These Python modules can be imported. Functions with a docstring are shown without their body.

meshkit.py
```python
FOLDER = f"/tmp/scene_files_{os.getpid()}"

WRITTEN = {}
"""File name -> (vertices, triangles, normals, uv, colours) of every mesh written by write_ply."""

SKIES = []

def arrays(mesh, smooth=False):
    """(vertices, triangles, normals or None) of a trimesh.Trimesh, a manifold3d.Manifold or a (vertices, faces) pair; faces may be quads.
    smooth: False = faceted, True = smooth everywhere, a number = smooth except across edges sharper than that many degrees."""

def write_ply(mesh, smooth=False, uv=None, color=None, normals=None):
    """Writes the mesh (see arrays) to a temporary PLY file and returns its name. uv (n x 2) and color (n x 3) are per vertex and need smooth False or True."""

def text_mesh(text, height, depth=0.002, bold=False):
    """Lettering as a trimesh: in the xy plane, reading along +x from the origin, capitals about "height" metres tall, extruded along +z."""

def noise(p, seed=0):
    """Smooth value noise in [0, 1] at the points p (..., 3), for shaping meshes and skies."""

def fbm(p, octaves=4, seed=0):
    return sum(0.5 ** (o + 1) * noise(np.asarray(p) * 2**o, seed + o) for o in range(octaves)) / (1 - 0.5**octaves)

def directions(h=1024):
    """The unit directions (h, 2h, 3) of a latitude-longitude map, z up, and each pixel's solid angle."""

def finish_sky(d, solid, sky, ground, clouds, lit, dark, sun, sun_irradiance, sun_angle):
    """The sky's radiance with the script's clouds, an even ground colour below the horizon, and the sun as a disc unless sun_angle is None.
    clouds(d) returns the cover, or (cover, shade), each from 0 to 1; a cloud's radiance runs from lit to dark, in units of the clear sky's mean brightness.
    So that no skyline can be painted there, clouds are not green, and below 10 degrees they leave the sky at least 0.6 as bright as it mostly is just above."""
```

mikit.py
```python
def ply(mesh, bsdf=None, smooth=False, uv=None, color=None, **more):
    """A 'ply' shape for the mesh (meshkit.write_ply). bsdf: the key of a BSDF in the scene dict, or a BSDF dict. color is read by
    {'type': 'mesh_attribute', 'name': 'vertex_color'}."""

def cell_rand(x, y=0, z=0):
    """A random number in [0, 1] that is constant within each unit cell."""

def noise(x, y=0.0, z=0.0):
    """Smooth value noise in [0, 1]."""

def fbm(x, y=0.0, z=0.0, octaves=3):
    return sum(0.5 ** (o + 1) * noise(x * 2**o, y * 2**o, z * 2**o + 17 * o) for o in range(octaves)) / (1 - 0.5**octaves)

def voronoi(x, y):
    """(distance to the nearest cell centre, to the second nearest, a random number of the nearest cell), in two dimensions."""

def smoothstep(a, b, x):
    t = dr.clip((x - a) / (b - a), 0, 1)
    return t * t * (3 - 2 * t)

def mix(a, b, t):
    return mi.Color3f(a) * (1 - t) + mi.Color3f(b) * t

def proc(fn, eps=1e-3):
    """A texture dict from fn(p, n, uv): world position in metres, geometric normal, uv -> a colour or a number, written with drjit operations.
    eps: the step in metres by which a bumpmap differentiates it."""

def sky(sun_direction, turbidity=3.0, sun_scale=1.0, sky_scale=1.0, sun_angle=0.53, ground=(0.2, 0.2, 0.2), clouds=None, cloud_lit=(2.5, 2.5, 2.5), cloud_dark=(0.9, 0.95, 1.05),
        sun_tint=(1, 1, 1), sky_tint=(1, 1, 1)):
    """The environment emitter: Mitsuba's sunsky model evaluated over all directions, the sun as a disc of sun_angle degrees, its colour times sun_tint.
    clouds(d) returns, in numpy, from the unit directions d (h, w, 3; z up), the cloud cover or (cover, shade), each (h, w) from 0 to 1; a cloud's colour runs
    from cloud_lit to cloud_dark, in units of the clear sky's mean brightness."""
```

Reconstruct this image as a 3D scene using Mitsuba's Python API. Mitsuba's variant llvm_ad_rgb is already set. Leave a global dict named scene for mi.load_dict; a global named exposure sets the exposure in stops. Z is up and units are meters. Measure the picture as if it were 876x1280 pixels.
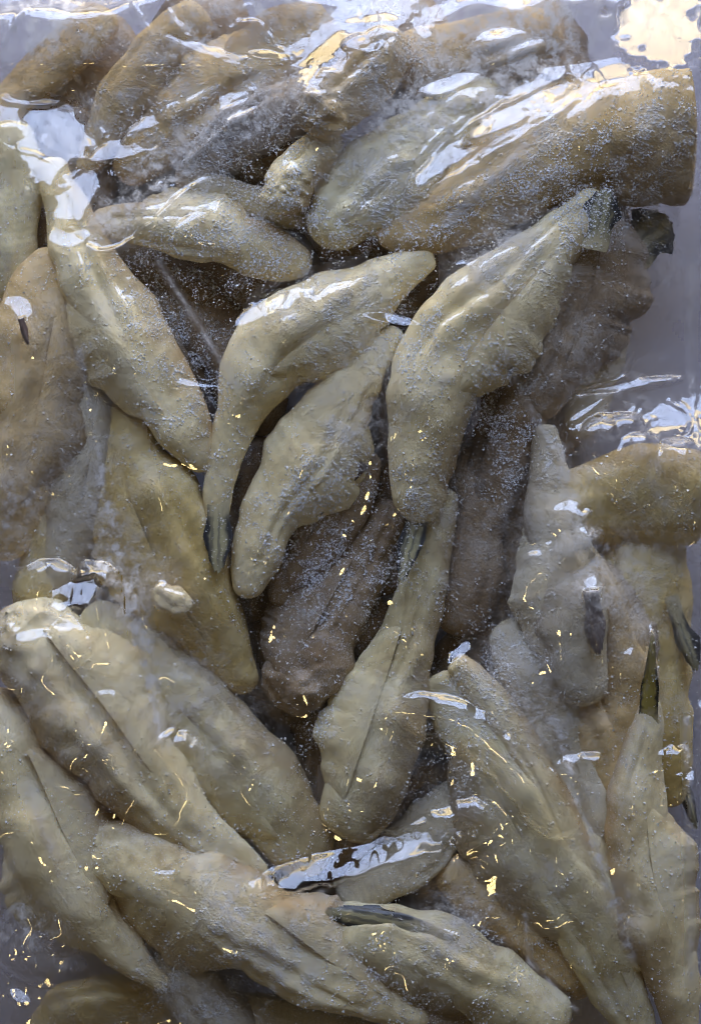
import math, zlib
import numpy as np, trimesh, mitsuba as mi, drjit as dr, mikit, meshkit
from scipy import ndimage as ndi
from scipy.interpolate import CubicSpline, RegularGridInterpolator
T = mi.ScalarTransform4f
rng = np.random.default_rng(7)
scene, labels = {'type': 'scene'}, {}

# ------------------------------------------------------------------ camera, light, exposure
S, ZREF, DIST = 0.0003, 0.036, 0.85            # metres per photo pixel at the height of the fish; camera distance
CAMZ = ZREF + DIST
exposure = 0.0
scene['camera'] = {'type': 'perspective', 'fov': math.degrees(2 * math.atan(438 * S / DIST)), 'fov_axis': 'x', 'near_clip': 0.05, 'far_clip': 60.0,
                   'to_world': T().look_at(origin=[0, 0, CAMZ], target=[0, 0, 0], up=[0, 1, 0])}
WIN_SKY, WIN_YARD, LAMP, DIM = (3.7, 4.6, 7.0), (8.0, 6.3, 3.4), (21.0, 15.5, 6.4), (0.036, 0.033, 0.029)
LAMP_AT = np.array([-0.28, -0.50, 1.70])
WIN_Y, WIN_Z0, WIN_Z1, WIN_W = 1.05, 0.12, 1.00, 0.78
scene['room_light'] = {'type': 'constant', 'radiance': {'type': 'rgb', 'value': DIM}}


def W(u, v, z):
    """photo pixel seen at height z (metres) -> point"""
    k = S * (CAMZ - z) / DIST
    return np.array([(u - 438) * k, (640 - v) * k, z])


def tag(key, label, cat=None, group=None, kind=None):
    labels[key] = {'label': label}
    if cat: labels[key]['category'] = cat
    if group: labels[key]['group'] = group
    if kind: labels[key]['kind'] = kind


used = {}
def numbered(name):
    n = used.get(name, -1) + 1
    used[name] = n
    return name if n == 0 else f'{name}_{n:03d}'


def box(cx, cy, cz, sx, sy, sz):
    m = trimesh.creation.box((sx, sy, sz)); m.apply_translation((cx, cy, cz)); return m


# window of the room: frame, sash bars and panes that let in the sky and the sunlit yard
scene['white_paint'] = {'type': 'twosided', 'bsdf': {'type': 'roughplastic', 'diffuse_reflectance': {'type': 'rgb', 'value': (.7, .7, .68)}, 'alpha': .2}}
tag('window', 'white framed window lighting the bag from beyond its top edge', 'window')
zm = WIN_Z0 + 0.20
def pane(key, x0, x1, z0, z1, col):
    scene[key] = {'type': 'rectangle', 'to_world': T().translate([(x0 + x1) / 2, WIN_Y, (z0 + z1) / 2]).rotate([1, 0, 0], 90).scale([(x1 - x0) / 2, (z1 - z0) / 2, 1]),
                  'emitter': {'type': 'area', 'radiance': {'type': 'rgb', 'value': col}}}
pane('window__pane', -WIN_W, -.012, zm + .012, WIN_Z1, WIN_SKY); pane('window__pane_001', .012, WIN_W, zm + .012, WIN_Z1, WIN_SKY)
pane('window__pane_002', -WIN_W, -.012, WIN_Z0, zm - .012, WIN_YARD); pane('window__pane_003', .012, WIN_W, WIN_Z0, zm - .012, WIN_YARD)
fr = [box(0, WIN_Y + .005, WIN_Z1 + .03, 2 * WIN_W + .12, .04, .06), box(0, WIN_Y + .005, WIN_Z0 - .03, 2 * WIN_W + .12, .04, .06),
      box(-WIN_W - .03, WIN_Y + .005, (WIN_Z0 + WIN_Z1) / 2, .06, .04, WIN_Z1 - WIN_Z0), box(WIN_W + .03, WIN_Y + .005, (WIN_Z0 + WIN_Z1) / 2, .06, .04, WIN_Z1 - WIN_Z0)]
scene['window__frame'] = mikit.ply(trimesh.util.concatenate(fr), 'white_paint')
scene['window__bar'] = mikit.ply(box(0, WIN_Y, (WIN_Z0 + WIN_Z1) / 2, .024, .03, WIN_Z1 - WIN_Z0), 'white_paint')
# warm bulb overhead
tag('ceiling_lamp', 'small warm round bulb hanging high above the bag', 'lamp')
bulb = trimesh.creation.icosphere(4, 0.06); bulb.apply_translation(LAMP_AT)
scene['ceiling_lamp'] = mikit.ply(bulb, None, smooth=True, emitter={'type': 'area', 'radiance': {'type': 'rgb', 'value': LAMP}})

# ------------------------------------------------------------------ materials
N, F, SS, MIX = mikit.noise, mikit.fbm, mikit.smoothstep, mikit.mix


KINDS = {'cream': ((.86, .745, .445), (.75, .625, .34), (.40, .275, .135)),
         'green': ((.75, .665, .39), (.63, .53, .285), (.32, .23, .115)),
         'tan': ((.69, .52, .26), (.57, .41, .185), (.27, .18, .08)),
         'yellow': ((.72, .575, .255), (.60, .45, .165), (.30, .205, .078)),
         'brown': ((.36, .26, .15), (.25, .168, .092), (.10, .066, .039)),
         'grey': ((.65, .58, .41), (.53, .455, .30), (.27, .21, .135))}
def flesh(p, n, uv):
    """uv.x: number of the flesh kind + place round the body (0.5 = back); uv.y: 0 head end, 1 tail"""
    kind = dr.floor(uv.x); around = uv.x - kind; side = dr.floor(uv.y) - 1    # side: which flank shows the brown belly
    def pick(w):
        c = mi.Color3f(0)
        for i, k in enumerate(KINDS.values()):
            c = dr.select(dr.abs(kind - i) < .5, mi.Color3f(k[w]), c)
        return c
    q = p * 1000.0                                   # millimetres
    s = kind * 5.3
    a = F(q.x / 13 + s, q.y / 13, q.z / 13, 3)
    b = F(q.x / 2.8, q.y / 2.8 + s, q.z / 2.8, 3)
    c = N(q.x / .7 + s, q.y / .7, q.z / .7)
    flank = dr.abs(around - 0.5 + side * .16) * 2                 # 0 along the back, 1 along the belly seam
    c0 = MIX(pick(0), pick(1), SS(.36, .66, a * .6 + b * .4))
    c0 = MIX(c0, pick(2), SS(.38, .80, flank * .75 + a * .35 + b * .15 - .05) * .9)
    c0 = MIX(c0, pick(2), SS(.60, .80, b * .8 + c * .2) * .3)
    c0 = c0 * (1 + .05 * dr.sin(uv.y * 150 + dr.abs(around - .5) * 40 + b * 5)) * (.94 + .12 * c)
    return MIX(c0, (.80, .79, .76), SS(.47, .70, (1 - a) * .38 + b * .27 + N(q.x / .38 + s, q.y / .38, q.z / .38) * .35) * .34)
scene['flesh'] = {'type': 'bumpmap', 'scale': .00010, 'arbitrary': mikit.proc(lambda p, n, uv: N(p.x * 900, p.y * 900, p.z * 900) + .5 * N(p.x * 2300, p.y * 2300, p.z * 2300), 2e-4),
                  'bsdf': {'type': 'twosided', 'bsdf': {'type': 'principled', 'base_color': mikit.proc(flesh), 'roughness': .45, 'specular': .3}}}


def fin_col(p, n, uv):
    """uv.x across the rays, uv.y from the tail root to the tip"""
    q = p * 1000.0
    b = F(q.x / 2.2, q.y / 2.2, q.z / 2.2, 2)
    ray = SS(.5, .8, N(uv.x * 16 + b * 2.5, uv.y * 1.5, 3.0))
    c = MIX((.36, .33, .19), (.10, .10, .085), ray * .7)
    c = MIX(c, (.03, .032, .036), SS(.38, .88, dr.abs(uv.x - .5) * 2 + .5 * (b - .5) + .35 * SS(.6, 1, uv.y)))
    return MIX((.52, .45, .27), c, SS(.05, .5, uv.y + .25 * (b - .5)))
scene['fin_skin'] = {'type': 'twosided', 'bsdf': {'type': 'principled', 'base_color': mikit.proc(fin_col), 'roughness': .3, 'specular': .5}}
def fin_col2(p, n, uv):
    q = p * 1000.0
    b = N(q.x / 1.2, q.y / 1.2, q.z / 1.2)
    c = MIX((.40, .33, .08), (.035, .035, .03), SS(.5, .9, dr.abs(uv.x - .5) * 2 + .45 * (b - .5) + .2 * SS(.6, 1, uv.y)))
    return MIX((.50, .43, .25), c, SS(.12, .28, uv.y + .15 * b - .07))
scene['fin_yellow'] = {'type': 'twosided', 'bsdf': {'type': 'principled', 'roughness': .35, 'base_color': mikit.proc(fin_col2)}}
scene['skin'] = {'type': 'twosided', 'bsdf': {'type': 'principled', 'roughness': .3, 'base_color': mikit.proc(
    lambda p, n, uv: MIX((.025, .024, .026), (.20, .17, .11), SS(.45, .7, F(p.x * 500, p.y * 500, p.z * 500, 3))))}}
scene['cavity_skin'] = {'type': 'twosided', 'bsdf': {'type': 'principled', 'roughness': .3, 'base_color': mikit.proc(
    lambda p, n, uv: MIX((.055, .035, .03), (.15, .10, .08), F(p.x * 300, p.y * 300, p.z * 300, 3)))}}
scene['ice'] = {'type': 'twosided', 'bsdf': {'type': 'principled', 'base_color': {'type': 'rgb', 'value': (.84, .86, .88)}, 'roughness': .4, 'specular': .5}}
scene['table_paint'] = {'type': 'twosided', 'bsdf': {'type': 'roughplastic', 'alpha': .25, 'diffuse_reflectance': mikit.proc(
    lambda p, n, uv: MIX((.62, .595, .66), (.70, .675, .73), F(p.x * 14, p.y * 14, 0, 4)) * (.94 + .12 * N(p.x * 900, p.y * 900, 0)))}}
scene['clear_film'] = {'type': 'thindielectric', 'int_ior': 1.5}

# ------------------------------------------------------------------ the tabletop
scene['tabletop'] = mikit.ply(box(0, 0, -.015, 1.2, 1.2, .03), 'table_paint')
tag('tabletop', 'pale lavender grey tabletop under the bag', kind='structure')

# ------------------------------------------------------------------ fish
tops, fish_meshes = [], []


def grid_faces(r, c):
    i, j = np.meshgrid(np.arange(r - 1), np.arange(c - 1), indexing='ij')
    a = i * c + j
    return np.stack([a, a + 1, a + c + 1, a + c], -1).reshape(-1, 4)


def body_mesh(pts, z0, z1, flat=.62, rough=0.0, seed=0, blunt=.75, sag=0.0, rows=84, cols=53):
    pts = np.array(pts, float)
    t = np.concatenate([[0], np.cumsum(np.hypot(*np.diff(pts[:, :2], axis=0).T))]); L = t[-1]; t /= L
    zz = z0 + (z1 - z0) * t + sag * np.sin(np.pi * t)
    C = np.array([W(u, v, z / 1000) for (u, v, _), z in zip(pts, zz)])
    tt = .5 - .5 * np.cos(np.pi * np.linspace(0, 1, rows)); tt = .6 * tt + .4 * np.linspace(0, 1, rows)
    P = CubicSpline(t, C)(tt)
    from scipy.interpolate import PchipInterpolator
    hw = PchipInterpolator(t, pts[:, 2])(tt) * S * 1.01
    arc = tt * L * S
    def cap(d, r): return np.sqrt(np.clip(1 - np.clip(1 - d / r, 0, 1) ** 3.2, 0, 1))
    f = cap(arc, blunt * max(hw[3], .004)) * cap(arc[-1] - arc, 1.1 * max(hw[-4], .002))
    tan = np.gradient(P, axis=0); tan /= np.linalg.norm(tan, axis=1, keepdims=True)
    lat = np.cross([0, 0, 1], tan); lat /= np.linalg.norm(lat, axis=1, keepdims=True)
    up = np.cross(tan, lat)
    x01 = np.linspace(0, 1, cols); x01 = x01 + .075 * np.sin(2 * np.pi * x01)     # finer along the back
    ph = -np.pi / 2 + 2 * np.pi * x01
    r1 = np.random.default_rng(seed + 500)
    roll = np.radians(r1.uniform(-22, 22) + r1.uniform(-14, 14) * np.linspace(-1, 1, rows))[:, None]
    lat, up = lat * np.cos(roll) + up * np.sin(roll), up * np.cos(roll) - lat * np.sin(roll)
    wob = lambda wl, k: meshkit.noise(np.stack([arc / wl + 7.7 * seed, 0 * arc + k, 0 * arc], -1), seed) - .5
    cx = np.sign(np.cos(ph)) * np.abs(np.cos(ph)) ** .85; sy = np.sin(ph)
    e = r1.uniform(.55, 1.0)
    sy = np.where(sy > 0, np.abs(sy) ** e * (.80 + .20 * np.abs(np.sin(ph)) ** 2), sy)
    th = np.minimum(hw * flat, .0112)
    wide = np.where(cx[None] > 0, (1 + .34 * wob(.026, 1) + .14 * wob(.007, 2))[:, None], (1 + .34 * wob(.026, 3) + .14 * wob(.007, 4))[:, None])
    off = (lat[:, None] * (cx[None, :, None] * (hw[:, None] * wide)[..., None]) + up[:, None] * (sy[None, :, None] * th[:, None, None])) * f[:, None, None]
    V = P[:, None] + off
    d = off / (np.linalg.norm(off, axis=2, keepdims=True) + 1e-9)
    q = V * 1000
    low = meshkit.fbm(q / 16 + seed * 3.7, 2, seed) - .5
    mid = meshkit.fbm(q / 4.5 + seed, 3, seed + 5) - .5
    end = np.exp(-((arc / .012) ** 2))[:, None]
    amp = np.minimum(hw / .012, 1)[:, None]
    disp = (low * .0042 + mid * (.0007 + .0016 * rough * (1 + 3 * end))) * amp
    for k in range(2):                                   # slit and muscle grooves along the body
        g0 = np.pi / 2 + r1.uniform(-.95, .95) + .5 * wob(.03, 10 + k)[:, None]
        on = (np.sin(np.pi * np.clip((tt - r1.uniform(0, .35)) / r1.uniform(.45, .7), 0, 1)) ** .7)[:, None]
        dist = ph[None] - g0
        disp = disp - r1.uniform(.0007, .0020) * amp * on * np.exp(-(dist / .13) ** 2) + .0006 * amp * on * np.exp(-((dist - .3) / .2) ** 2)
    V = V + d * (disp * np.minimum(f * 2, 1)[:, None])[..., None]
    V[:, -1] = V[:, 0]
    V[..., 2] = np.maximum(V[..., 2], .0022)
    uv = np.stack(np.meshgrid(tt, x01, indexing='ij')[::-1], -1)
    return (V.reshape(-1, 3), grid_faces(rows, cols)), uv.reshape(-1, 2)


def flap_mesh(pts, z0, z1, side, t0, t1, seed):
    """thin ragged belly flap along one side of a body"""
    pts = np.array(pts, float)
    t = np.concatenate([[0], np.cumsum(np.hypot(*np.diff(pts[:, :2], axis=0).T))]); t /= t[-1]
    tt = np.linspace(t0, t1, 60)
    c = CubicSpline(t, pts)(tt); d = CubicSpline(t, pts[:, :2])(tt, 1); d /= np.linalg.norm(d, axis=1, keepdims=True)
    pe = np.stack([-d[:, 1], d[:, 0]], -1) * side
    n1 = lambda wl, k: meshkit.fbm(np.stack([tt * 9 / wl + seed * 3.1, 0 * tt + k, 0 * tt], -1), 3, seed) - .5
    fade = np.sin(np.pi * np.linspace(0, 1, 60)) ** .6
    k = np.linspace(0, 1, 13)
    reach = .35 + fade * (.92 + .55 * n1(1.5, 1) + .35 * n1(.35, 2))
    W_ = c[:, 2][:, None] * (.3 + k[None] * reach[:, None])
    u, v = c[:, 0][:, None] + pe[:, 0][:, None] * W_, c[:, 1][:, None] + pe[:, 1][:, None] * W_
    th = np.minimum(c[:, 2] * S * .62, .0112)[:, None] * 1000
    z = (z0 + (z1 - z0) * tt)[:, None] + th * (.92 - 1.05 * k[None] ** 2.2) + 1.6 * n1(1.2, 3)[:, None] * k[None]
    edge = (.55 * np.sqrt(np.clip(1 - k ** 3, 0, 1)))[None] * np.minimum(1, np.minimum(np.arange(60), np.arange(60)[::-1]) / 4)[:, None]
    def sheet(sg):
        zz = (z + sg * edge) / 1000; kk = S * (CAMZ - zz) / DIST
        return np.stack([(u - 438) * kk, (640 - v) * kk, zz], -1).reshape(-1, 3)
    f = grid_faces(60, 13); f = f if side > 0 else f[:, ::-1]
    uv = np.stack([np.broadcast_to(.5 + .3 * k[None], u.shape), np.broadcast_to(tt[:, None], u.shape)], -1).reshape(-1, 2)
    return (np.vstack([sheet(1), sheet(-1)]), np.vstack([f[:, ::-1], f + 60 * 13])), np.vstack([uv, uv])


def fin_mesh(base, tip, w0, w1, z0, z1, bend=0.0, thick=.0005, round_tip=.6):
    """A closed lens-thin fan with raised rays, from base to tip (photo pixels), half-widths w0, w1."""
    n, m = 26, 25
    a, b = np.array(base, float), np.array(tip, float)
    ax = (b - a) / np.linalg.norm(b - a); pe = np.array([-ax[1], ax[0]])
    s = np.linspace(0, 1, n)[:, None]; k = np.linspace(-1, 1, m)[None]
    w = (w0 + (w1 - w0) * s ** .8) * (1 + .12 * np.sin(s * 7 + w0))
    l = s * (1 - (1 - np.cos(k * 1.2)) * round_tip * s) * (1 - .05 * s * np.abs(np.sin(k * 9 + 1)) - .04 * s * np.abs(np.sin(k * 23)))
    ctr = a[0] + ax[0] * np.linalg.norm(b - a) * l + pe[0] * (w * k + bend * s ** 2), a[1] + ax[1] * np.linalg.norm(b - a) * l + pe[1] * (w * k + bend * s ** 2)
    z = z0 + (z1 - z0) * s + .9 * np.sin(k * 2.2 + s * 2) * s + .012 * (w0 + w1) * (1 - k ** 2)
    ridge = .12 * np.abs(np.sin(k * 13 + 1.5 * np.sin(k * 5))) * (1 - .5 * s)
    prof = np.sqrt(np.clip(1 - np.abs(k) ** 4, 0, 1)) * np.minimum(1, (1 - s) * 6) * thick * 1000
    def sheet(sign):
        zz = z + sign * (prof * (.6 + ridge))
        return np.stack([np.vectorize(lambda u, v, h: W(u, v, h / 1000)[c])(ctr[0], ctr[1], zz) for c in range(3)], -1).reshape(-1, 3)
    f = grid_faces(n, m)
    V = np.vstack([sheet(1), sheet(-1)])
    uv = np.stack([np.broadcast_to((k + 1) / 2, (n, m)), np.broadcast_to(s, (n, m))], -1).reshape(-1, 2)
    return (V, np.vstack([f, f[:, ::-1] + n * m])), np.vstack([uv, uv])


def add(key, mesh, uv, mat):
    v, f = mesh
    if mat.startswith('flesh_'):
        uv = uv * [.999, .999] + [list(KINDS).index(mat[6:]) + .0005, zlib.crc32(key.encode()) % 3]; mat = 'flesh'
    scene[key] = mikit.ply(mesh, mat, smooth=True, uv=uv)
    tops.append(v); fish_meshes.append((v, f))


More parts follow.
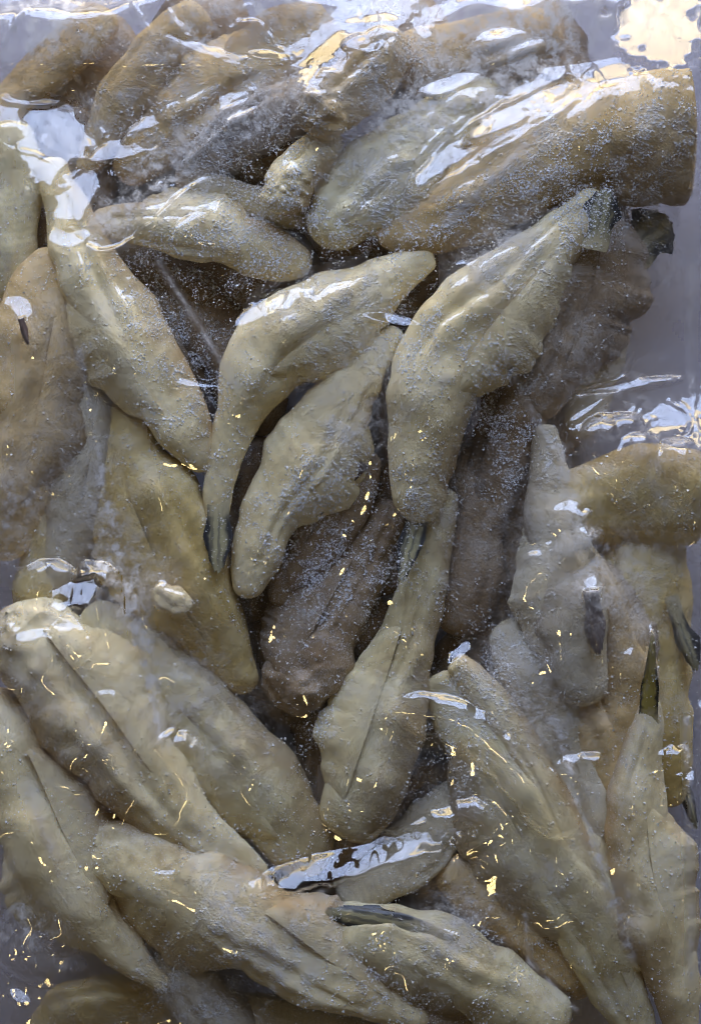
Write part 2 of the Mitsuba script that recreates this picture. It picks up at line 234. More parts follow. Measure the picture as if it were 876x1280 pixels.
FISH = [
 # label, flesh, z at head, z at tail (mm), centreline (x, y, half-width in photo pixels), options
 ('brown fish end blurred by frost in the top left corner of the bag', 'tan', 27, 24, [(138, 12, 24), (112, 42, 33), (70, 80, 34), (10, 130, 28), (-40, 170, 18)], {}),
 ('frosted fish with its blunt end near the top edge, second from the left corner', 'tan', 27, 25, [(258, 14, 22), (222, 45, 32), (175, 100, 34), (135, 165, 26), (100, 220, 12)], {}),
 ('long fish with a rounded brown end at the top edge left of centre', 'tan', 30, 26, [(415, 26, 30), (360, 58, 43), (290, 110, 43), (210, 170, 36), (150, 225, 20)], {}),
 ('shaded brown fish slanting just below the frosted ridge at upper left', 'brown', 32, 30, [(422, 92, 28), (380, 128, 38), (320, 162, 38), (260, 205, 30), (225, 238, 14)], {}),
 ('short orange brown fish with a blunt lower end near the top centre', 'tan', 44, 38, [(386, 166, 26), (412, 132, 38), (455, 90, 39), (505, 44, 24)], {'rough': 1.0, 'blunt': .6}),
 ('small ragged pale fish end under the orange brown blunt fish', 'cream', 41, 38, [(350, 268, 20), (366, 228, 34), (398, 190, 28), (424, 168, 14)], {'rough': 1.5}),
 ('thick greenish tan fish slanting up right from the centre of the upper half', 'green', 36, 34, [(392, 300, 26), (430, 264, 48), (490, 205, 52), (560, 150, 46), (625, 105, 26)], {'rough': .5}),
 ('hazy tan fish lying along the top edge right of centre', 'tan', 29, 29, [(705, 48, 36), (640, 60, 52), (560, 75, 52), (496, 98, 32)], {}),
 ('largest brown fish at the upper right, dotted with ice, reaching the bag edge', 'tan', 35, 38, [(868, 172, 80), (815, 174, 84), (720, 188, 68), (620, 236, 54), (540, 278, 38), (470, 292, 16)], {'blunt': .16, 'rough': .5}),
 ('yellowish fish lying across the upper left, below the white bag crease', 'cream', 32, 33, [(115, 272, 14), (170, 278, 30), (250, 290, 37), (330, 314, 34), (390, 332, 14)], {}),
 ('narrow fish just above the yellowish crosswise fish at upper left', 'green', 32, 27, [(232, 226, 12), (290, 243, 21), (345, 262, 22), (384, 276, 10)], {}),
 ('long pale fish running down right from the upper left crease', 'cream', 34, 37, [(62, 196, 18), (85, 270, 31), (118, 340, 43), (165, 430, 47), (215, 510, 41), (256, 590, 16)], {}),
 ('pale fish bent like a hook at the centre, its dark tail fin pointing down', 'cream', 38, 37, [(542, 316, 14), (500, 338, 28), (440, 376, 45), (372, 414, 52), (320, 468, 42), (288, 545, 24), (274, 625, 18), (270, 668, 12)],
  {'fins': [('tail_fin', 'fin_skin', (273, 612), (272, 722), 15, 17, 39, 42, 0)]}),
 ('pale slit fish beside the hook shaped fish, opened along its right edge', 'cream', 35, 36, [(502, 413, 10), (470, 445, 25), (430, 500, 45), (394, 560, 51), (345, 635, 37), (318, 700, 28), (306, 748, 14)], {'rough': .4}),
 ('brown belly side of a fish tucked under the pale slit fish', 'brown', 28, 26, [(458, 560, 22), (428, 620, 36), (386, 690, 35), (343, 757, 14)], {'rough': .6, 'fins': [('belly_hole', 'cavity_skin', (448, 574), (392, 650), 14, 12, 38, 36, 2)]}),
 ('pinkish brown fish with a frosty torn end just below the centre', 'brown', 27, 22, [(346, 884, 26), (372, 848, 46), (410, 785, 51), (455, 700, 43), (492, 626, 22)], {'rough': 1.2}),
 ('plump tan fish curving down from the upper right to a dark striped tail fin', 'cream', 38, 40, [(537, 652, 14), (527, 612, 36), (530, 560, 52), (546, 490, 61), (582, 420, 58), (640, 355, 46), (700, 296, 32), (752, 240, 16)],
  {'fins': [('tail_fin', 'fin_skin', (531, 612), (503, 736), 15, 14, 38, 42, 4)]}),
 ('dark brown fish below the largest brown fish, with black fins at its top', 'brown', 29, 27, [(745, 228, 28), (736, 300, 54), (715, 380, 57), (690, 460, 46), (668, 526, 22)],
  {'fins': [('tail_fin', 'fin_skin', (782, 318), (838, 268), 26, 34, 27, 22, 0), ('dorsal_fin', 'fin_skin', (742, 312), (758, 232), 14, 24, 43, 44, 0), ('skin_strip', 'skin', (668, 370), (638, 480), 9, 6, 43, 41, 5)]}),
 ('hazy yellow grey fish between the dark brown fish and the empty bag corner', 'grey', 17, 16, [(765, 310, 18), (750, 400, 36), (738, 470, 34), (722, 548, 18)], {}),
 ('narrow waisted grey green fish with an oval dark belly hole at right centre', 'grey', 33, 36, [(680, 530, 12), (686, 600, 24), (698, 680, 40), (716, 760, 47), (724, 830, 40), (728, 884, 26)],
  {'blunt': .8, 'fins': [('belly_hole', 'cavity_skin', (738, 738), (752, 822), 9, 13, 47, 45.5, 3)]}),
 ('tan fish curving along the right of the fish with the belly hole', 'tan', 34, 29, [(718, 672, 12), (757, 748, 26), (785, 830, 30), (780, 900, 32), (742, 968, 22)], {}),
 ('yellow square ended fish at the right edge below the empty bag corner', 'yellow', 30, 27, [(884, 622, 62), (822, 622, 76), (750, 626, 66), (680, 648, 38)], {'blunt': .3}),
 ('yellow brown fish hanging down the right edge below the square ended fish', 'yellow', 21, 19, [(800, 620, 36), (812, 740, 58), (820, 850, 52), (832, 950, 34), (838, 1010, 16)],
  {'fins': [('tail_fin', 'fin_skin', (838, 745), (866, 845), 8, 14, 33, 29, -6), ('tail_fin_001', 'fin_skin', (838, 930), (872, 1042), 12, 9, 20, 14, 0)]}),
 ('upright pale fish at the lower right with a pointed yellow and black tail fin', 'cream', 34, 30, [(813, 872, 14), (807, 920, 25), (798, 990, 35), (800, 1080, 47), (822, 1170, 43), (845, 1250, 30), (852, 1310, 14)],
  {'fins': [('tail_fin', 'fin_yellow', (809, 915), (816, 784), 16, 7, 36, 44, 0)]}),
 ('broad long fish slanting from the lower centre to the bottom right corner', 'green', 32, 29, [(540, 845, 18), (580, 900, 37), (630, 980, 51), (690, 1080, 56), (745, 1180, 44), (790, 1270, 26), (812, 1325, 10)], {}),
 ('narrow greenish white fish lying on top of the broad long slanting fish', 'cream', 37, 33, [(566, 824, 14), (610, 872, 23), (660, 950, 26), (708, 1040, 23), (756, 1130, 18), (800, 1215, 9)], {'flat': .9}),
 ('smoky grey fish along the right side of the narrow greenish white fish', 'grey', 28, 26, [(628, 776, 22), (656, 830, 40), (692, 920, 42), (736, 1020, 38), (782, 1130, 34), (822, 1230, 18)], {}),
 ('mottled tan fish seen between the smoky grey fish and the upright pale fish', 'tan', 26, 22, [(712, 866, 28), (740, 925, 50), (762, 1000, 48), (778, 1085, 28)], {'rough': .8}),
 ('club shaped fish widening downward below the dark striped tail fin', 'green', 32, 31, [(424, 1046, 26), (444, 1005, 48), (478, 910, 53), (510, 800, 40), (535, 700, 27), (564, 612, 12)], {'blunt': .5}),
 ('dull brown fish standing behind the club shaped fish', 'brown', 20, 20, [(612, 556, 24), (598, 630, 42), (585, 710, 44), (570, 796, 24)], {}),
 ('dark frosted fish under the right flank of the plump tan fish', 'brown', 26, 22, [(645, 430, 24), (642, 520, 42), (622, 600, 38), (600, 668, 18)], {}),
 ('wide brownish fish down the left edge with a small black mark', 'tan', 32, 31, [(78, 310, 26), (56, 380, 50), (35, 480, 58), (20, 580, 52), (-5, 700, 28)],
  {'fins': [('dark_mark', 'cavity_skin', (26, 398), (38, 432), 4, 4, 46.0, 46.0, 2)]}),
 ('pale fish in the left edge above the wide brownish fish', 'green', 30, 28, [(15, 150, 22), (15, 220, 37), (10, 300, 37), (-5, 380, 18)], {}),
 ('smoky fish under stretched film between the left edge fish and the yellow fish', 'grey', 28, 24, [(105, 395, 18), (105, 470, 34), (102, 560, 40), (86, 650, 36), (64, 745, 20)], {}),
 ('fat yellow fish left of the hook shaped fish, with a pale crumb on it', 'yellow', 27, 27, [(150, 496, 20), (160, 560, 42), (190, 640, 62), (226, 720, 62), (272, 800, 45), (314, 865, 18)], {}),
 ('small yellowish fish end between the left edge fish and the ragged fish', 'yellow', 24, 22, [(50, 604, 16), (60, 680, 34), (55, 740, 36), (38, 786, 18)], {}),
 ('ragged ended pale fish slanting down right from the left edge', 'cream', 34, 33, [(22, 752, 36), (50, 812, 60), (110, 890, 66), (185, 985, 53), (260, 1052, 34), (334, 1098, 12)], {'rough': 1.2, 'blunt': .6}),
 ('smooth grey tan fish slanting between the fat yellow fish and the ragged fish', 'green', 28, 27, [(105, 762, 20), (170, 815, 40), (250, 890, 55), (320, 980, 55), (370, 1050, 46), (398, 1094, 24)], {}),
 ('pale fish at the lower left edge narrowing to a sharp point', 'cream', 32, 33, [(-34, 876, 40), (15, 940, 54), (55, 1030, 58), (105, 1120, 46), (160, 1190, 30), (212, 1236, 8)],
  {'fins': [('pelvic_fin', 'fin_skin', (58, 1046), (80, 1142), 5, 11, 42, 42, 0)]}),
 ('whitest fish, frosted, slanting across the lower left to the bottom edge', 'cream', 35, 33, [(102, 1042, 22), (150, 1070, 47), (230, 1105, 57), (310, 1150, 62), (390, 1205, 50), (460, 1245, 32), (536, 1278, 12)], {'rough': .6}),
 ('round grey fish end at the bottom beneath the whitest fish', 'grey', 25, 25, [(190, 1186, 26), (230, 1225, 44), (272, 1270, 46), (304, 1325, 30)], {}),
 ('yellowish fish in the bottom left corner', 'yellow', 21, 21, [(50, 1310, 30), (120, 1266, 46), (190, 1244, 36), (238, 1224, 14)], {}),
 ('greenish fish with a dark striped back at the bottom centre', 'green', 32, 32, [(396, 1160, 22), (440, 1166, 42), (530, 1190, 51), (620, 1235, 49), (705, 1292, 32)],
  {'fins': [('dorsal_fin', 'fin_skin', (570, 1172), (398, 1138), 5, 22, 40, 38.5, 0)]}),
 ('dark brown fish showing below the striped back fish at the bottom edge', 'brown', 27, 25, [(426, 1212, 18), (500, 1240, 33), (580, 1275, 33), (655, 1315, 18)], {}),
 ('grey green fish under the blue white film glare at the lower centre', 'grey', 24, 23, [(428, 1134, 22), (490, 1085, 37), (550, 1030, 37), (594, 980, 18)], {}),
 ('tan fish under the lower part of the broad long slanting fish', 'tan', 23, 22, [(552, 1080, 24), (610, 1120, 42), (670, 1170, 42), (735, 1245, 24)], {}),
 ('grey fish cut off by the bottom edge left of centre', 'grey', 23, 23, [(270, 1256, 20), (360, 1285, 40), (470, 1315, 40)], {}),
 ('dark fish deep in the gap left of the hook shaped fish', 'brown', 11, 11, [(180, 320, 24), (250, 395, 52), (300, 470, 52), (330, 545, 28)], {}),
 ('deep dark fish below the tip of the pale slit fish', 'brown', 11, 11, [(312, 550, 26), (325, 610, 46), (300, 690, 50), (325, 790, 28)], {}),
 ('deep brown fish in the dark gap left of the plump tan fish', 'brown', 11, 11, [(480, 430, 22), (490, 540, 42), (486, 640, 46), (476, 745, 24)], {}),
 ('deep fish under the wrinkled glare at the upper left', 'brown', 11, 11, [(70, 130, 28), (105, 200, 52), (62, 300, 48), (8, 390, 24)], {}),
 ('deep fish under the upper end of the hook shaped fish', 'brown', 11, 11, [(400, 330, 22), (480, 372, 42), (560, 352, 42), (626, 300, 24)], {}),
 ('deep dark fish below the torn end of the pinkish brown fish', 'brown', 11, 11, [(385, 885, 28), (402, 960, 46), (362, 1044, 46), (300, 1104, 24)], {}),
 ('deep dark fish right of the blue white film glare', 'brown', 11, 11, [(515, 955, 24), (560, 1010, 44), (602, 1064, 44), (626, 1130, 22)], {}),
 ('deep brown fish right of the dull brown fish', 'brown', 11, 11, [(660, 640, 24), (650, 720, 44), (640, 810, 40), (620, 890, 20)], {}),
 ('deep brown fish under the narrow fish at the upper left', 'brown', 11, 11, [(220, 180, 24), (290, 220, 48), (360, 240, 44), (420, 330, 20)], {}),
]
# belly flaps: number of the fish: (side, from, to along the body)
FLAPS = {2: [(1, .2, .8)], 6: [(1, .15, .7)], 8: [(1, .2, .75)], 9: [(-1, .2, .7)], 11: [(1, .25, .8)], 12: [(-1, .15, .55)], 13: [(-1, .3, .75)], 14: [(1, .1, .7)], 15: [(-1, .1, .7)], 16: [(1, .35, .85)], 17: [(-1, .1, .8)],
         19: [(1, .3, .9)], 20: [(-1, .1, .6)], 22: [(1, .1, .6)], 23: [(-1, .3, .8)], 24: [(1, .15, .7), (-1, .4, .85)], 26: [(-1, .2, .8)], 28: [(-1, .1, .6)], 31: [(-1, .1, .8)], 33: [(-1, .2, .8)], 34: [(1, .2, .8)],
         36: [(-1, .1, .6)], 37: [(1, .25, .85)], 38: [(-1, .2, .7), (1, .4, .8)], 39: [(1, .1, .55), (-1, .5, .9)], 42: [(1, .1, .7)], 45: [(-1, .2, .8)]}
for n, (label, kind, z0, z1, pts, o) in enumerate(FISH):
    key = numbered('frozen_fish')
    tag(key, label, 'fish', 'frozen headless fish packed in the bag')
    m, uv = body_mesh(pts, z0, z1, flat=o.get('flat', .62), rough=o.get('rough', .15), seed=n + 1, blunt=o.get('blunt', .75))
    add(key + '__body', m, uv, 'flesh_' + kind)
    for (side, t0, t1) in FLAPS.get(n, ()):
        m, uv = flap_mesh(pts, z0, z1, side, t0, t1, n + 1)
        add(numbered(key + '__belly_flap'), m, uv, 'flesh_' + kind)
    for (name, mat, a, b, w0, w1, f0, f1, bend) in o.get('fins', ()):
        m, uv = fin_mesh(a, b, w0, w1, f0, f1, bend)
        add(f'{key}__{name}', m, uv, mat)
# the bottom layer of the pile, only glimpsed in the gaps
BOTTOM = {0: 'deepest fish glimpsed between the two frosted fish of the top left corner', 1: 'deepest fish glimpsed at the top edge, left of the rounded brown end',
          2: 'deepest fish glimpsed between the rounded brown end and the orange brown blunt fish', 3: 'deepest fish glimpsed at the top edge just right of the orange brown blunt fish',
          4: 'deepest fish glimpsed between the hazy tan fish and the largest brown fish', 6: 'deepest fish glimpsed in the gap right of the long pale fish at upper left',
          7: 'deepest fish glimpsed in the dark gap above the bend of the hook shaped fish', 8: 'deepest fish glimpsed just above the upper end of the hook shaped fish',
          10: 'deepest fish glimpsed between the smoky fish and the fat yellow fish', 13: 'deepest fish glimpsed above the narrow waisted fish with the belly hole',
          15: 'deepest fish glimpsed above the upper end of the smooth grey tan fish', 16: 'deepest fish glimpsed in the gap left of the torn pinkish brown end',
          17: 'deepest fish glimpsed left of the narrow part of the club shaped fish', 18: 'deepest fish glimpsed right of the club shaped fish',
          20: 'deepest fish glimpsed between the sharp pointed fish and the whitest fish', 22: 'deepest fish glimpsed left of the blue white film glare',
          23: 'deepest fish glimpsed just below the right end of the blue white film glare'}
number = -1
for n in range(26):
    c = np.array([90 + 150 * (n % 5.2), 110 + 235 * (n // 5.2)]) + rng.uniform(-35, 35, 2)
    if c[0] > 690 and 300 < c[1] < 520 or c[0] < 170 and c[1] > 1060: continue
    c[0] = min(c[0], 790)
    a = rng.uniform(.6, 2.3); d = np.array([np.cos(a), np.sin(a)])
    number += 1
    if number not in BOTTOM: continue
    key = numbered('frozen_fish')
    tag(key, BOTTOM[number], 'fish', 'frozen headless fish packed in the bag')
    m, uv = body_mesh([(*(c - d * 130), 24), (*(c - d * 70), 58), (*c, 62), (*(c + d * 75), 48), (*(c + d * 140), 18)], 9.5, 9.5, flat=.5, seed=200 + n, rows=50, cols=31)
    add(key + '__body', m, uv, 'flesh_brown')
# loose pale crumb of flesh on the fat yellow fish
m, uv = body_mesh([(190, 744, 8), (206, 746, 15), (224, 754, 14), (236, 764, 8)], 43, 42, flat=.5, rough=2.0, seed=91, rows=30, cols=25)
add('flesh_crumb', m, uv, 'flesh_cream')
tag('flesh_crumb', 'small pale crumb lying on the fat yellow fish at left', 'crumb')

# ------------------------------------------------------------------ height of the pile, and the film drawn over it
GX, GY = 1120, 1612                                   # grid over photo pixels -40..912 x -45..1325, even pitch
U = np.linspace(-40, 912, GX); V_ = -45 + (U[1] - U[0]) * np.arange(GY)
PX = U[1] - U[0]
k0 = S                                                # film features are laid out at the height ZREF
top = np.zeros((GY // 2, GX // 2))
allv = np.vstack(tops)
# dense samples of all triangles
pts_s = [allv]
for v, f in fish_meshes:
    f = np.asarray(f)
    q = v[f]                                          # quads
    for a_ in (.0, .2, .4, .6, .8):
        for b_ in (.0, .25, .5, .75):
            pts_s.append((q[:, 0] * (1 - a_) + q[:, 3] * a_) * (1 - b_) + (q[:, 1] * (1 - a_) + q[:, 2] * a_) * b_)
ps = np.vstack(pts_s)
ju = np.round((ps[:, 0] / k0 + 438 - U[0]) / (2 * PX)).astype(int); jv = np.round((640 - ps[:, 1] / k0 - V_[0]) / (2 * PX)).astype(int)
ok = (ju >= 0) & (ju < GX // 2) & (jv >= 0) & (jv < GY // 2)
np.maximum.at(top, (jv[ok], ju[ok]), ps[ok, 2])
top = ndi.grey_closing(top, size=(5, 5)) * 1000       # millimetres
step = 2 * PX * S * 1000
env = np.maximum(top, 2.5)
for it in range(90):                                  # film leaves the pile at a slope of at most 42 degrees
    env = np.maximum(env, ndi.maximum_filter(env, size=3) - .9 * step)
cl = ndi.grey_closing(env, size=(61, 61))
cl = np.maximum(ndi.grey_closing(env, size=(85, 85)), 0)
film = ndi.gaussian_filter(.2 * env + .8 * cl, 14)
film = ndi.gaussian_filter(np.maximum(film, ndi.maximum_filter(top, 13) + .3), 10)
film = ndi.gaussian_filter(np.maximum(film, ndi.maximum_filter(top, 7) + .6), 5)
film = ndi.gaussian_filter(np.maximum(film, ndi.maximum_filter(top, 5) + .7), 3)
vv_ = (-45 + 2 * PX * np.arange(film.shape[0]))[:, None]
uu_ = (-40 + 2 * PX * np.arange(film.shape[1]))[None]
sm = lambda x: np.clip(x, 0, 1) ** 2 * (3 - 2 * np.clip(x, 0, 1))
wav = 90 * (meshkit.fbm(np.stack([uu_ / 130 + 0 * vv_, vv_ / 160 + 0 * uu_, 0 * uu_ + 0 * vv_], -1), 3, 71) - .5)
film = np.maximum(film, 39 * sm((vv_ + 80 + wav) / 100) * sm((170 - vv_) / 90) * sm((900 - uu_) / 90))   # air under the film at the mouth of the bag
film = ndi.gaussian_filter(film, 4)
film = ndi.zoom(film, (GY / film.shape[0], GX / film.shape[1]), order=3)
top_hi = ndi.zoom(top, (GY / top.shape[0], GX / top.shape[1]), order=1)
UU, VV = np.meshgrid(U, V_)


def poly_dist(pts, pad):
    """(slice, signed distance (+ above, towards the top of the bag), position 0..1 along) near a polyline"""
    pts = np.array(pts, float)
    if len(pts) > 2:
        t = np.concatenate([[0], np.cumsum(np.hypot(*np.diff(pts, axis=0).T))])
        pts = CubicSpline(t, pts)(np.linspace(0, t[-1], 6 * len(pts)))
    i0, i1 = np.searchsorted(V_, [pts[:, 1].min() - pad, pts[:, 1].max() + pad]); j0, j1 = np.searchsorted(U, [pts[:, 0].min() - pad, pts[:, 0].max() + pad])
    sl = (slice(i0, i1), slice(j0, j1)); u, v = UU[sl], VV[sl]
    u = u + 5 * (meshkit.noise(np.stack([u / 11, v / 11, 0 * u], -1), 3) - .5); v = v + 5 * (meshkit.noise(np.stack([u / 11, v / 11, 0 * u + 5], -1), 4) - .5)
    best, sg, along = np.full(u.shape, 1e9), np.zeros(u.shape), np.zeros(u.shape)
    seg = np.diff(pts, axis=0); ln = np.hypot(*seg.T); tot = ln.sum(); acc = 0
    for a, d, l in zip(pts[:-1], seg, ln):
        t = np.clip(((u - a[0]) * d[0] + (v - a[1]) * d[1]) / l ** 2, 0, 1)
        dx, dy = u - a[0] - t * d[0], v - a[1] - t * d[1]
        dist = np.hypot(dx, dy); m = dist < best
        best[m] = dist[m]; along[m] = ((acc + t * l) / tot)[m]
        side = (d[1] * (u - a[0]) - d[0] * (v - a[1])) * (1 if d[0] >= 0 else -1)
        sg[m] = np.sign(side)[m]
        acc += l
    return sl, best * np.where(sg == 0, 1, sg), along


def taper(a, p=.12):
    return np.clip(a / p, 0, 1) * np.clip((1 - a) / p, 0, 1)


def ridge(pts, h, w):
    sl, d, a = poly_dist(pts, 5 * w)
    h, w = .8 * h, .65 * w
    film[sl] += h * np.exp(-d ** 2 / (2 * w * w)) * (.55 + .45 * taper(a)) * (np.abs(d) < 4.9 * w)


def crest(pts, w=2.0, k=.32, lift=.5, pad=70):
    """a pinched fold whose crest leans evenly, so that a lamp overhead glints along all of it"""
    pts = np.array(pts, float)
    t = np.concatenate([[0], np.cumsum(np.hypot(*np.diff(pts, axis=0).T))])
    c = CubicSpline(t, pts)(np.linspace(0, t[-1], 41))
    p0 = np.stack([(c[:, 0] - 438) * k0, (640 - c[:, 1]) * k0, 0 * c[:, 0] + .045], -1)
    a, b = LAMP_AT - p0, np.array([0, 0, CAMZ]) - p0
    h = a / np.linalg.norm(a, axis=1, keepdims=True) + b / np.linalg.norm(b, axis=1, keepdims=True)
    dz = -(h[:-1, :2] * np.diff(p0[:, :2], axis=0)).sum(1) / h[:-1, 2] * 1000
    zi = np.concatenate([[0], np.cumsum(dz)])
    sl, d, a = poly_dist(pts, pad)
    base = ndi.map_coordinates(film, [(c[:, 1] - V_[0]) / PX, (c[:, 0] - U[0]) / PX], order=1)
    zi = zi + np.percentile(base - zi, 80) + lift
    zc = np.interp(a, np.linspace(0, 1, 41), zi)
    dm = np.abs(d) * .3
    tent = zc - k * (np.sqrt(dm ** 2 + w * w) - w) - 1.0 * (1 - taper(a, .16)) - (dm / 7) ** 4
    m = .06; x = film[sl] - tent
    film[sl] = tent + .5 * (x + np.sqrt(x * x + m))


# general looseness of the film: low swells, crumples, small dents
gN = lambda s, seed, o=3: meshkit.fbm(np.stack([UU / s, VV / s, 0 * UU], -1), o, seed) - .5
slack = np.clip((film - top_hi) / 3, .25, 1)
film += slack * gN(60, 11, 2) * 1.5
crumple = lambda s, seed: np.abs(gN(s, seed, 2))
upper = np.clip((330 - VV) / 160, 0, 1)
film -= crumple(52, 21) * (.8 + .5 * upper) * 1.1
film += gN(38, 61, 3) * 1.5 * np.clip(1 - top_hi / 4, 0, 1) * np.clip((VV - 250) / 200, 0, 1)
film += gN(15, 31, 2) * .08 + gN(6, 32, 2) * .02
dent = meshkit.fbm(np.stack([UU / 9, VV / 9, 0 * UU], -1), 2, 41)
patch = np.clip((meshkit.noise(np.stack([UU / 60, VV / 60, 0 * UU], -1), 42) - .55) * 5, 0, 1)
film += np.clip(dent - .62, 0, 1) * 1.6 * patch

# long pinched creases (thin glints)
for pts, h, w in [
    ([(122, 735), (128, 770), (137, 800), (145, 830), (158, 865)], .5, 2.2), ([(632, 745), (660, 720), (700, 690), (722, 675)], .4, 2), ([(634, 750), (665, 735), (695, 706), (722, 677)], .4, 2),
    ([(465, 762), (500, 790), (530, 812), (550, 828)], .4, 2), ([(490, 942), (476, 915), (484, 893), (520, 889), (570, 898), (610, 925), (650, 965), (692, 1015)], .45, 2),
    ([(205, 940), (226, 965), (236, 990), (228, 1015), (214, 1035), (190, 1042), (178, 1056)], .45, 2), ([(390, 1105), (450, 1088), (520, 1055), (592, 1024)], .4, 2)]:
    crest(pts)
for pts, h, w in [
    ([(205, -5), (226, 40), (262, 66), (310, 76), (366, 72)], 1.6, 5), ([(165, -5), (180, 30), (196, 50)], 1.0, 4), ([(290, 40), (318, 30), (345, 60), (368, 74)], 1.2, 4),
    ([(0, 60), (20, 30), (36, 5)], 1.0, 4), ([(0, 165), (8, 182), (60, 200), (78, 225), (90, 280), (122, 316), (150, 310), (200, 272), (256, 228)], 1.6, 4.5),
    ([(95, 85), (112, 120), (125, 165), (135, 230)], 1.5, 5), ([(30, 112), (60, 114), (85, 118)], .9, 3), ([(525, 242), (536, 215), (562, 186), (600, 152), (650, 128), (705, 110)], 1.6, 5),
    ([(526, 244), (560, 228), (600, 205), (650, 175), (720, 128)], 1.2, 5), ([(520, 235), (522, 205), (545, 175), (580, 150)], .8, 3), ([(705, 572), (703, 530), (715, 505), (745, 487), (790, 470), (830, 482), (866, 512)], .9, 3),
    ([(708, 570), (730, 558), (738, 545), (712, 540), (706, 522)], .7, 2.5), ([(780, 470), (800, 490), (795, 510)], .6, 2.5), ([(840, 500), (866, 530), (855, 545)], .7, 2.5),
    ([(215, 478), (240, 476), (262, 480), (285, 496), (318, 518)], .9, 3.5), ([(50, 1010), (66, 1050), (80, 1090)], .5, 2.5), ([(24, 1095), (38, 1150), (62, 1250)], .6, 3), ([(868, 330), (872, 520), (866, 700)], .6, 4),
    ([(852, 1010), (856, 1120), (862, 1230)], .9, 4), ([(146, 700), (176, 790), (198, 880), (204, 930)], .8, 5),
    ([(655, 1140), (660, 1200), (690, 1240), (720, 1262)], .5, 3), ([(330, 460), (420, 380), (520, 330)], .4, 3)]:
    ridge(pts, h, w)
# small squiggles of the crinkled film, lower half and right side
for _ in range(42):
    if rng.random() < .5: c = rng.uniform([20, 800], [860, 1275])
    elif rng.random() < .6: c = rng.uniform([640, 560], [865, 1100])
    else: c = rng.normal([70, 930], [70, 90])
    a = rng.uniform(0, 6.28); p = [c]
    for _k in range(rng.integers(4, 9)):
        a += rng.normal(0, .9); p.append(p[-1] + rng.uniform(7, 17) * np.array([np.cos(a), np.sin(a)]))
    crest(p, rng.uniform(1.1, 1.8), .2, rng.uniform(.1, .35), 30)
# window-facing patches (broad glare)

def facet(cu, cv, ru, rv, ang=0., to=.60, lift=.6, rag=.5, soft=.24):
    """a patch of the film drawn tight, leaning towards the window (to: height of the part of the window it faces)"""
    p0 = np.array([(cu - 438) * k0, (640 - cv) * k0, .045])
    a, b = np.array([.12 * p0[0] / .13, WIN_Y, to]) - p0, np.array([0, 0, CAMZ]) - p0
    h = a / np.linalg.norm(a) + b / np.linalg.norm(b); sx, sy_ = -h[0] / h[2] * .3, h[1] / h[2] * .3
    r = max(ru, rv) * 1.5
    i0, i1 = np.searchsorted(V_, [cv - r, cv + r]); j0, j1 = np.searchsorted(U, [cu - r, cu + r]); sl = (slice(i0, i1), slice(j0, j1))
    u, v = UU[sl] - cu, VV[sl] - cv; c, s_ = math.cos(math.radians(ang)), math.sin(math.radians(ang))
    q = np.stack([UU[sl] / 16, VV[sl] / 16, 0 * u + 9], -1)
    e = np.hypot((u * c + v * s_) / ru, (v * c - u * s_) / rv) + rag * (meshkit.fbm(q, 3, 55) - .5)
    w = np.clip((1 + soft / 2 - e) / soft, 0, 1); w = w * w * (3 - 2 * w)
    b = film[sl]; z0 = b[w > .5].mean() if (w > .5).any() else b.mean()
    film[sl] = b * (1 - w) + w * (z0 + lift + sx * u + sy_ * v + .3 * (b - z0 - ndi.gaussian_filter(b - z0, 12)))


for f_ in [(66, 178, 46, 62), (95, 246, 26, 44, 15), (88, 298, 26, 16), (36, 120, 40, 10), (158, 184, 52, 14, -18), (190, 150, 40, 9, -35), (560, 200, 60, 14, -40), (650, 142, 80, 14, -30, .38), (322, 392, 40, 12, -36), (488, 402, 38, 9, 12), (452, 1070, 126, 20, -16, .58, .6, .5, .55),
           (98, 742, 34, 17, -24, .72, .5, 1.1), (45, 792, 24, 9, -15), (572, 816, 22, 8, -45), (246, 482, 34, 6, 5), (20, 1252, 16, 9, 20), (205, 1086, 18, 5, 10), (824, 34, 58, 62, 0, .22, 2.5, .9), (455, 62, 26, 14, 0), (560, 108, 40, 12, -20), (260, 66, 50, 8, 25), (340, 72, 26, 9, 5, .22), (790, 480, 60, 6, -8),
           (735, 512, 26, 5, -35), (250, 268, 40, 6, -35)]:
    facet(*f_)
film = ndi.gaussian_filter(film, .8)
film = np.maximum(film, np.maximum(ndi.maximum_filter(top_hi, 3) + .9, 1.2)) / 1000
film = ndi.gaussian_filter(film, .9)

X, Y = (UU - 438) * k0, (640 - VV) * k0
ms = 3 / 2.0                                          # film mesh pitch in grid steps
gi, gj = np.meshgrid(np.linspace(0, GY - 1, int(GY / 1.5)), np.linspace(0, GX - 1, int(GX / 1.5)), indexing='ij')
sub = lambda A: ndi.map_coordinates(A, [gi, gj], order=1)
FV = np.stack([sub(X), sub(Y), ndi.map_coordinates(film, [gi, gj], order=3, mode='nearest')], -1)
FF = grid_faces(*FV.shape[:2])[:, ::-1]
tag('plastic_bag', 'clear crinkled plastic bag filled with frozen headless fish', 'bag')
scene['plastic_bag__front_film'] = mikit.ply((FV.reshape(-1, 3), FF), 'clear_film', smooth=True)
bx0, bx1, by0, by1 = X.min(), X.max(), Y.min(), Y.max()
bu, bv = np.meshgrid(np.linspace(bx0, bx1, 150), np.linspace(by0, by1, 220))
bq = np.stack([bu * 45, bv * 45, 0 * bu], -1)
bz = .0006 + .0042 * np.abs(meshkit.fbm(bq, 4, 81) - .5) + .0008 * meshkit.fbm(bq * 4, 2, 82)
scene['plastic_bag__back_film'] = mikit.ply((np.stack([bu, bv, bz], -1).reshape(-1, 3), grid_faces(220, 150)), 'clear_film', smooth=True)

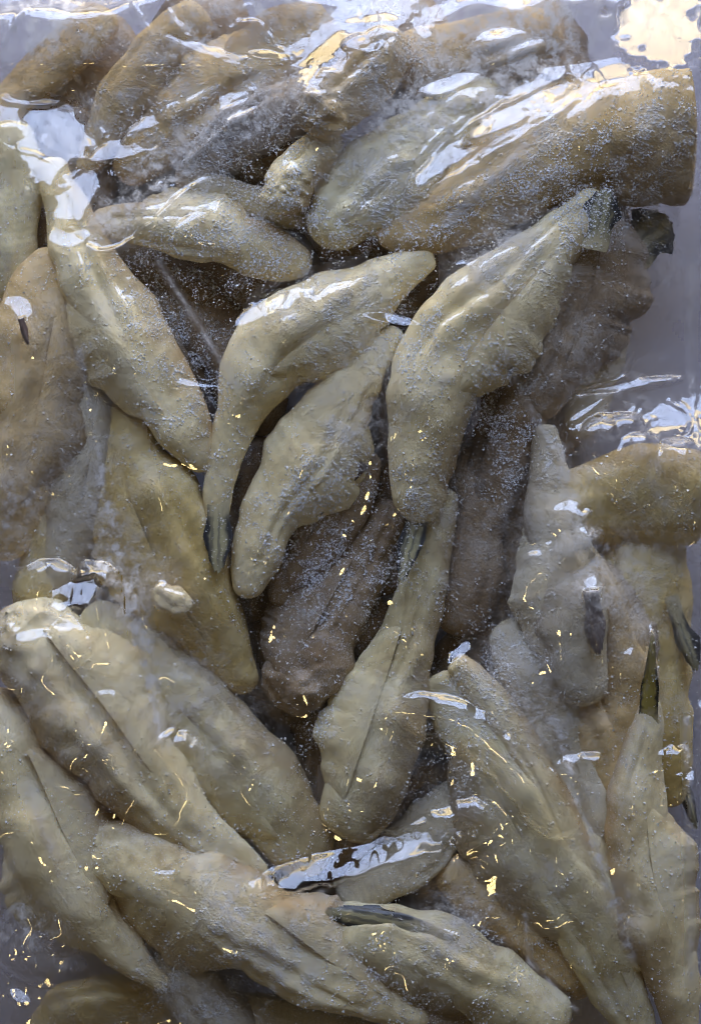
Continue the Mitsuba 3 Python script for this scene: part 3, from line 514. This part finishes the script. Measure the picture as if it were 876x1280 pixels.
# ------------------------------------------------------------------ frost bloom on the inside of the film
HAZE = [(100, 430, 150, 700, 4, .35), (150, 700, 206, 930, 4, .4), (690, 900, 790, 1200, 4, .35), (655, 1140, 660, 1200, 3, .4), (660, 1200, 720, 1262, 3, .4), (400, 1112, 585, 1028, 4, .3), (200, 330, 320, 520, 3, .3),
        (470, 560, 560, 470, 3, .3), (560, 280, 720, 120, 4, .35), (300, 180, 420, 90, 4, .35), (640, 470, 690, 560, 3, .3), (20, 1100, 60, 1250, 4, .3), (857, 900, 863, 1230, 4, .4), (868, 300, 872, 560, 4, .35),
        (60, 600, 150, 760, 70, .12), (790, 570, 830, 760, 60, .14), (600, 640, 700, 800, 70, .10), (90, 430, 140, 690, 48, .16), (150, 700, 240, 850, 50, .20), (0, 10, 876, 5, 46, .55), (380, 110, 200, 205, 28, .62), (660, 50, 540, 130, 60, .5), (500, 150, 470, 200, 50, .35), (700, 90, 610, 150, 40, .45), (130, 275, 240, 220, 26, .5),
        (720, 430, 800, 500, 60, .22), (700, 640, 735, 740, 34, .32), (300, 1135, 330, 1160, 50, .4), (590, 1140, 560, 1165, 40, .45), (230, 1240, 250, 1260, 44, .35), (650, 850, 680, 900, 46, .35),
        (430, 480, 440, 520, 40, .4), (600, 340, 640, 300, 30, .45), (350, 400, 440, 370, 30, .2), (60, 860, 130, 930, 50, .28), (240, 870, 290, 940, 46, .3), (490, 900, 470, 980, 50, .16),
        (620, 990, 700, 1110, 40, .2), (40, 60, 90, 160, 60, .4), (250, 60, 180, 110, 30, .4), (15, 1130, 60, 1230, 60, .25), (780, 1150, 760, 1120, 24, .4), (170, 760, 205, 930, 10, .35), (125, 600, 180, 800, 15, .3), (690, 900, 720, 1000, 8, .3), (735, 1040, 785, 1190, 8, .3), (675, 1060, 705, 1125, 8, .3), (40, 980, 72, 1064, 7, .45), (695, 560, 745, 710, 10, .35), (820, 200, 850, 330, 40, .2), (20, 620, 5, 680, 26, .45), (790, 700, 780, 760, 30, .2)]
def frost_cover(p, n, uv):
    u, v = p.x / k0 + 438, 640 - p.y / k0
    f = mi.Float(0)
    for (x0, y0, x1, y1, r, a) in HAZE:
        dx, dy = x1 - x0, y1 - y0
        t = dr.clip(((u - x0) * dx + (v - y0) * dy) / (dx * dx + dy * dy), 0, 1)
        d2 = dr.square(u - x0 - t * dx) + dr.square(v - y0 - t * dy)
        f = f + a * dr.exp(-d2 / (r * r))
    broad = F(u / 70, v / 70, 3, 3)
    fine = F(u / 9, v / 9, 5, 3)
    grain = N(u / 2.2, v / 2.2, 1.5)
    f = f * (.25 + 1.2 * SS(.3, .7, broad * .4 + fine * .6)) * .8 + .008
    return dr.clip(f * (.45 + 1.1 * SS(.25, .8, grain * .7 + fine * .3)), 0, .85)
scene['frost_bloom'] = {'type': 'mask', 'opacity': mikit.proc(frost_cover), 'bsdf': {'type': 'twosided', 'bsdf': {'type': 'diffuse', 'reflectance': {'type': 'rgb', 'value': (.80, .77, .72)}}}}
RV = FV[::3, ::3].copy(); RV[..., 2] -= .0003
ru_, rv_ = RV[..., 0] / k0 + 438, 640 - RV[..., 1] / k0
hz = np.zeros(ru_.shape)
for (x0, y0, x1, y1, r, a) in HAZE:
    t = np.clip(((ru_ - x0) * (x1 - x0) + (rv_ - y0) * (y1 - y0)) / ((x1 - x0) ** 2 + (y1 - y0) ** 2), 0, 1)
    hz += a * np.exp(-((ru_ - x0 - t * (x1 - x0)) ** 2 + (rv_ - y0 - t * (y1 - y0)) ** 2) / r ** 2)
RF = grid_faces(*RV.shape[:2])[:, ::-1]
RF = RF[(hz.reshape(-1)[RF] > .02).any(1)]
scene['plastic_bag__frost'] = mikit.ply((RV.reshape(-1, 3), RF), 'frost_bloom', smooth=True)
labels['plastic_bag__frost'] = {'label': 'whitish frost bloom on the inside of the film', 'kind': 'stuff'}

# ------------------------------------------------------------------ ice grains
CLUMP = [(250, 170, 400, 90, 45, 2.6), (330, 200, 400, 300, 60, 1.0), (450, 250, 640, 130, 60, 1.6), (520, 130, 470, 60, 60, 1.5), (560, 280, 800, 190, 60, 1.5), (620, 480, 650, 560, 34, 3.2), (300, 310, 520, 420, 60, 1.2),
         (440, 560, 360, 640, 40, 1.6), (390, 720, 520, 640, 60, 1.2), (640, 820, 600, 860, 36, 2.6), (300, 1130, 340, 1190, 50, 1.6), (230, 1240, 280, 1270, 44, 1.4), (560, 980, 600, 930, 40, .9), (480, 1230, 560, 1200, 50, 1.0), (700, 240, 640, 330, 40, 1.4),
         (180, 340, 250, 480, 60, .9), (400, 920, 420, 900, 20, 1.5), (200, 90, 150, 160, 50, .8)]
def clump(u, v):
    f = np.full(u.shape, .10)
    for (x0, y0, x1, y1, r, a) in CLUMP:
        dx, dy = x1 - x0, y1 - y0
        t = np.clip(((u - x0) * dx + (v - y0) * dy) / (dx * dx + dy * dy), 0, 1)
        f += a * np.exp(-((u - x0 - t * dx) ** 2 + (v - y0 - t * dy) ** 2) / r ** 2)
    q = np.stack([u / 16, v / 16, 0 * u], -1)
    return f * np.clip((meshkit.fbm(q, 3, 77) - .42) * 6, .05, 2)
TET_V = np.array([[1, 1, 1], [1, -1, -1], [-1, 1, -1], [-1, -1, 1]], float) * .75
TET_F = np.array([[0, 1, 2], [0, 3, 1], [0, 2, 3], [1, 3, 2]])
def grains(P, r):
    n = len(P)
    q = rng.normal(size=(n, 4)); q /= np.linalg.norm(q, axis=1, keepdims=True); w, x, y, z = q.T
    R = np.stack([1 - 2 * (y * y + z * z), 2 * (x * y - z * w), 2 * (x * z + y * w), 2 * (x * y + z * w), 1 - 2 * (x * x + z * z), 2 * (y * z - x * w), 2 * (x * z - y * w), 2 * (y * z + x * w), 1 - 2 * (x * x + y * y)], -1).reshape(n, 3, 3)
    v = TET_V[None] * rng.uniform(.5, 1.35, (n, 4, 1)) * r[:, None, None] * rng.uniform(.6, 1.2, (n, 1, 3))
    v = np.einsum('nij,nkj->nki', R, v) + P[:, None]
    return v.reshape(-1, 3), (TET_F[None] + 4 * np.arange(n)[:, None, None]).reshape(-1, 3)
filmz = RegularGridInterpolator((V_, U), film, bounds_error=False, fill_value=0)
topz = RegularGridInterpolator((V_, U), top_hi / 1000, bounds_error=False, fill_value=0)
cand = rng.uniform([-10, -10], [886, 1290], (420000, 2))
keep = rng.random(len(cand)) < clump(cand[:, 0], cand[:, 1]) * .95
cu, cv = cand[keep].T
zt, zf = topz((cv, cu)), filmz((cv, cu))
on = zt > .006
P = np.stack([(cu - 438) * k0, (640 - cv) * k0, np.minimum(zt + .0001, zf - .0005)], -1)[on]
scene['ice_crystals'] = mikit.ply(grains(P, np.minimum(np.exp(rng.normal(math.log(.00021), .6, len(P))), .00052)), 'ice')
tag('ice_crystals', 'loose grains of white ice clinging to the fish', kind='stuff')
cand = rng.uniform([-10, -10], [886, 1290], (260000, 2))
keep = rng.random(len(cand)) < clump(cand[:, 0] + 9, cand[:, 1] - 14) * .5
cu, cv = cand[keep].T
P = np.stack([(cu - 438) * k0, (640 - cv) * k0, filmz((cv, cu)) - .0006], -1)
P = P[P[:, 2] > .004]
scene['ice_specks'] = mikit.ply(grains(P, np.minimum(np.exp(rng.normal(math.log(.00018), .45, len(P))), .0004)), 'ice')
tag('ice_specks', 'fine white ice specks stuck under the clear film', kind='stuff')

print('triangles', sum(len(meshkit.WRITTEN[d['filename']][1]) for d in scene.values() if isinstance(d, dict) and d.get('type') == 'ply'))
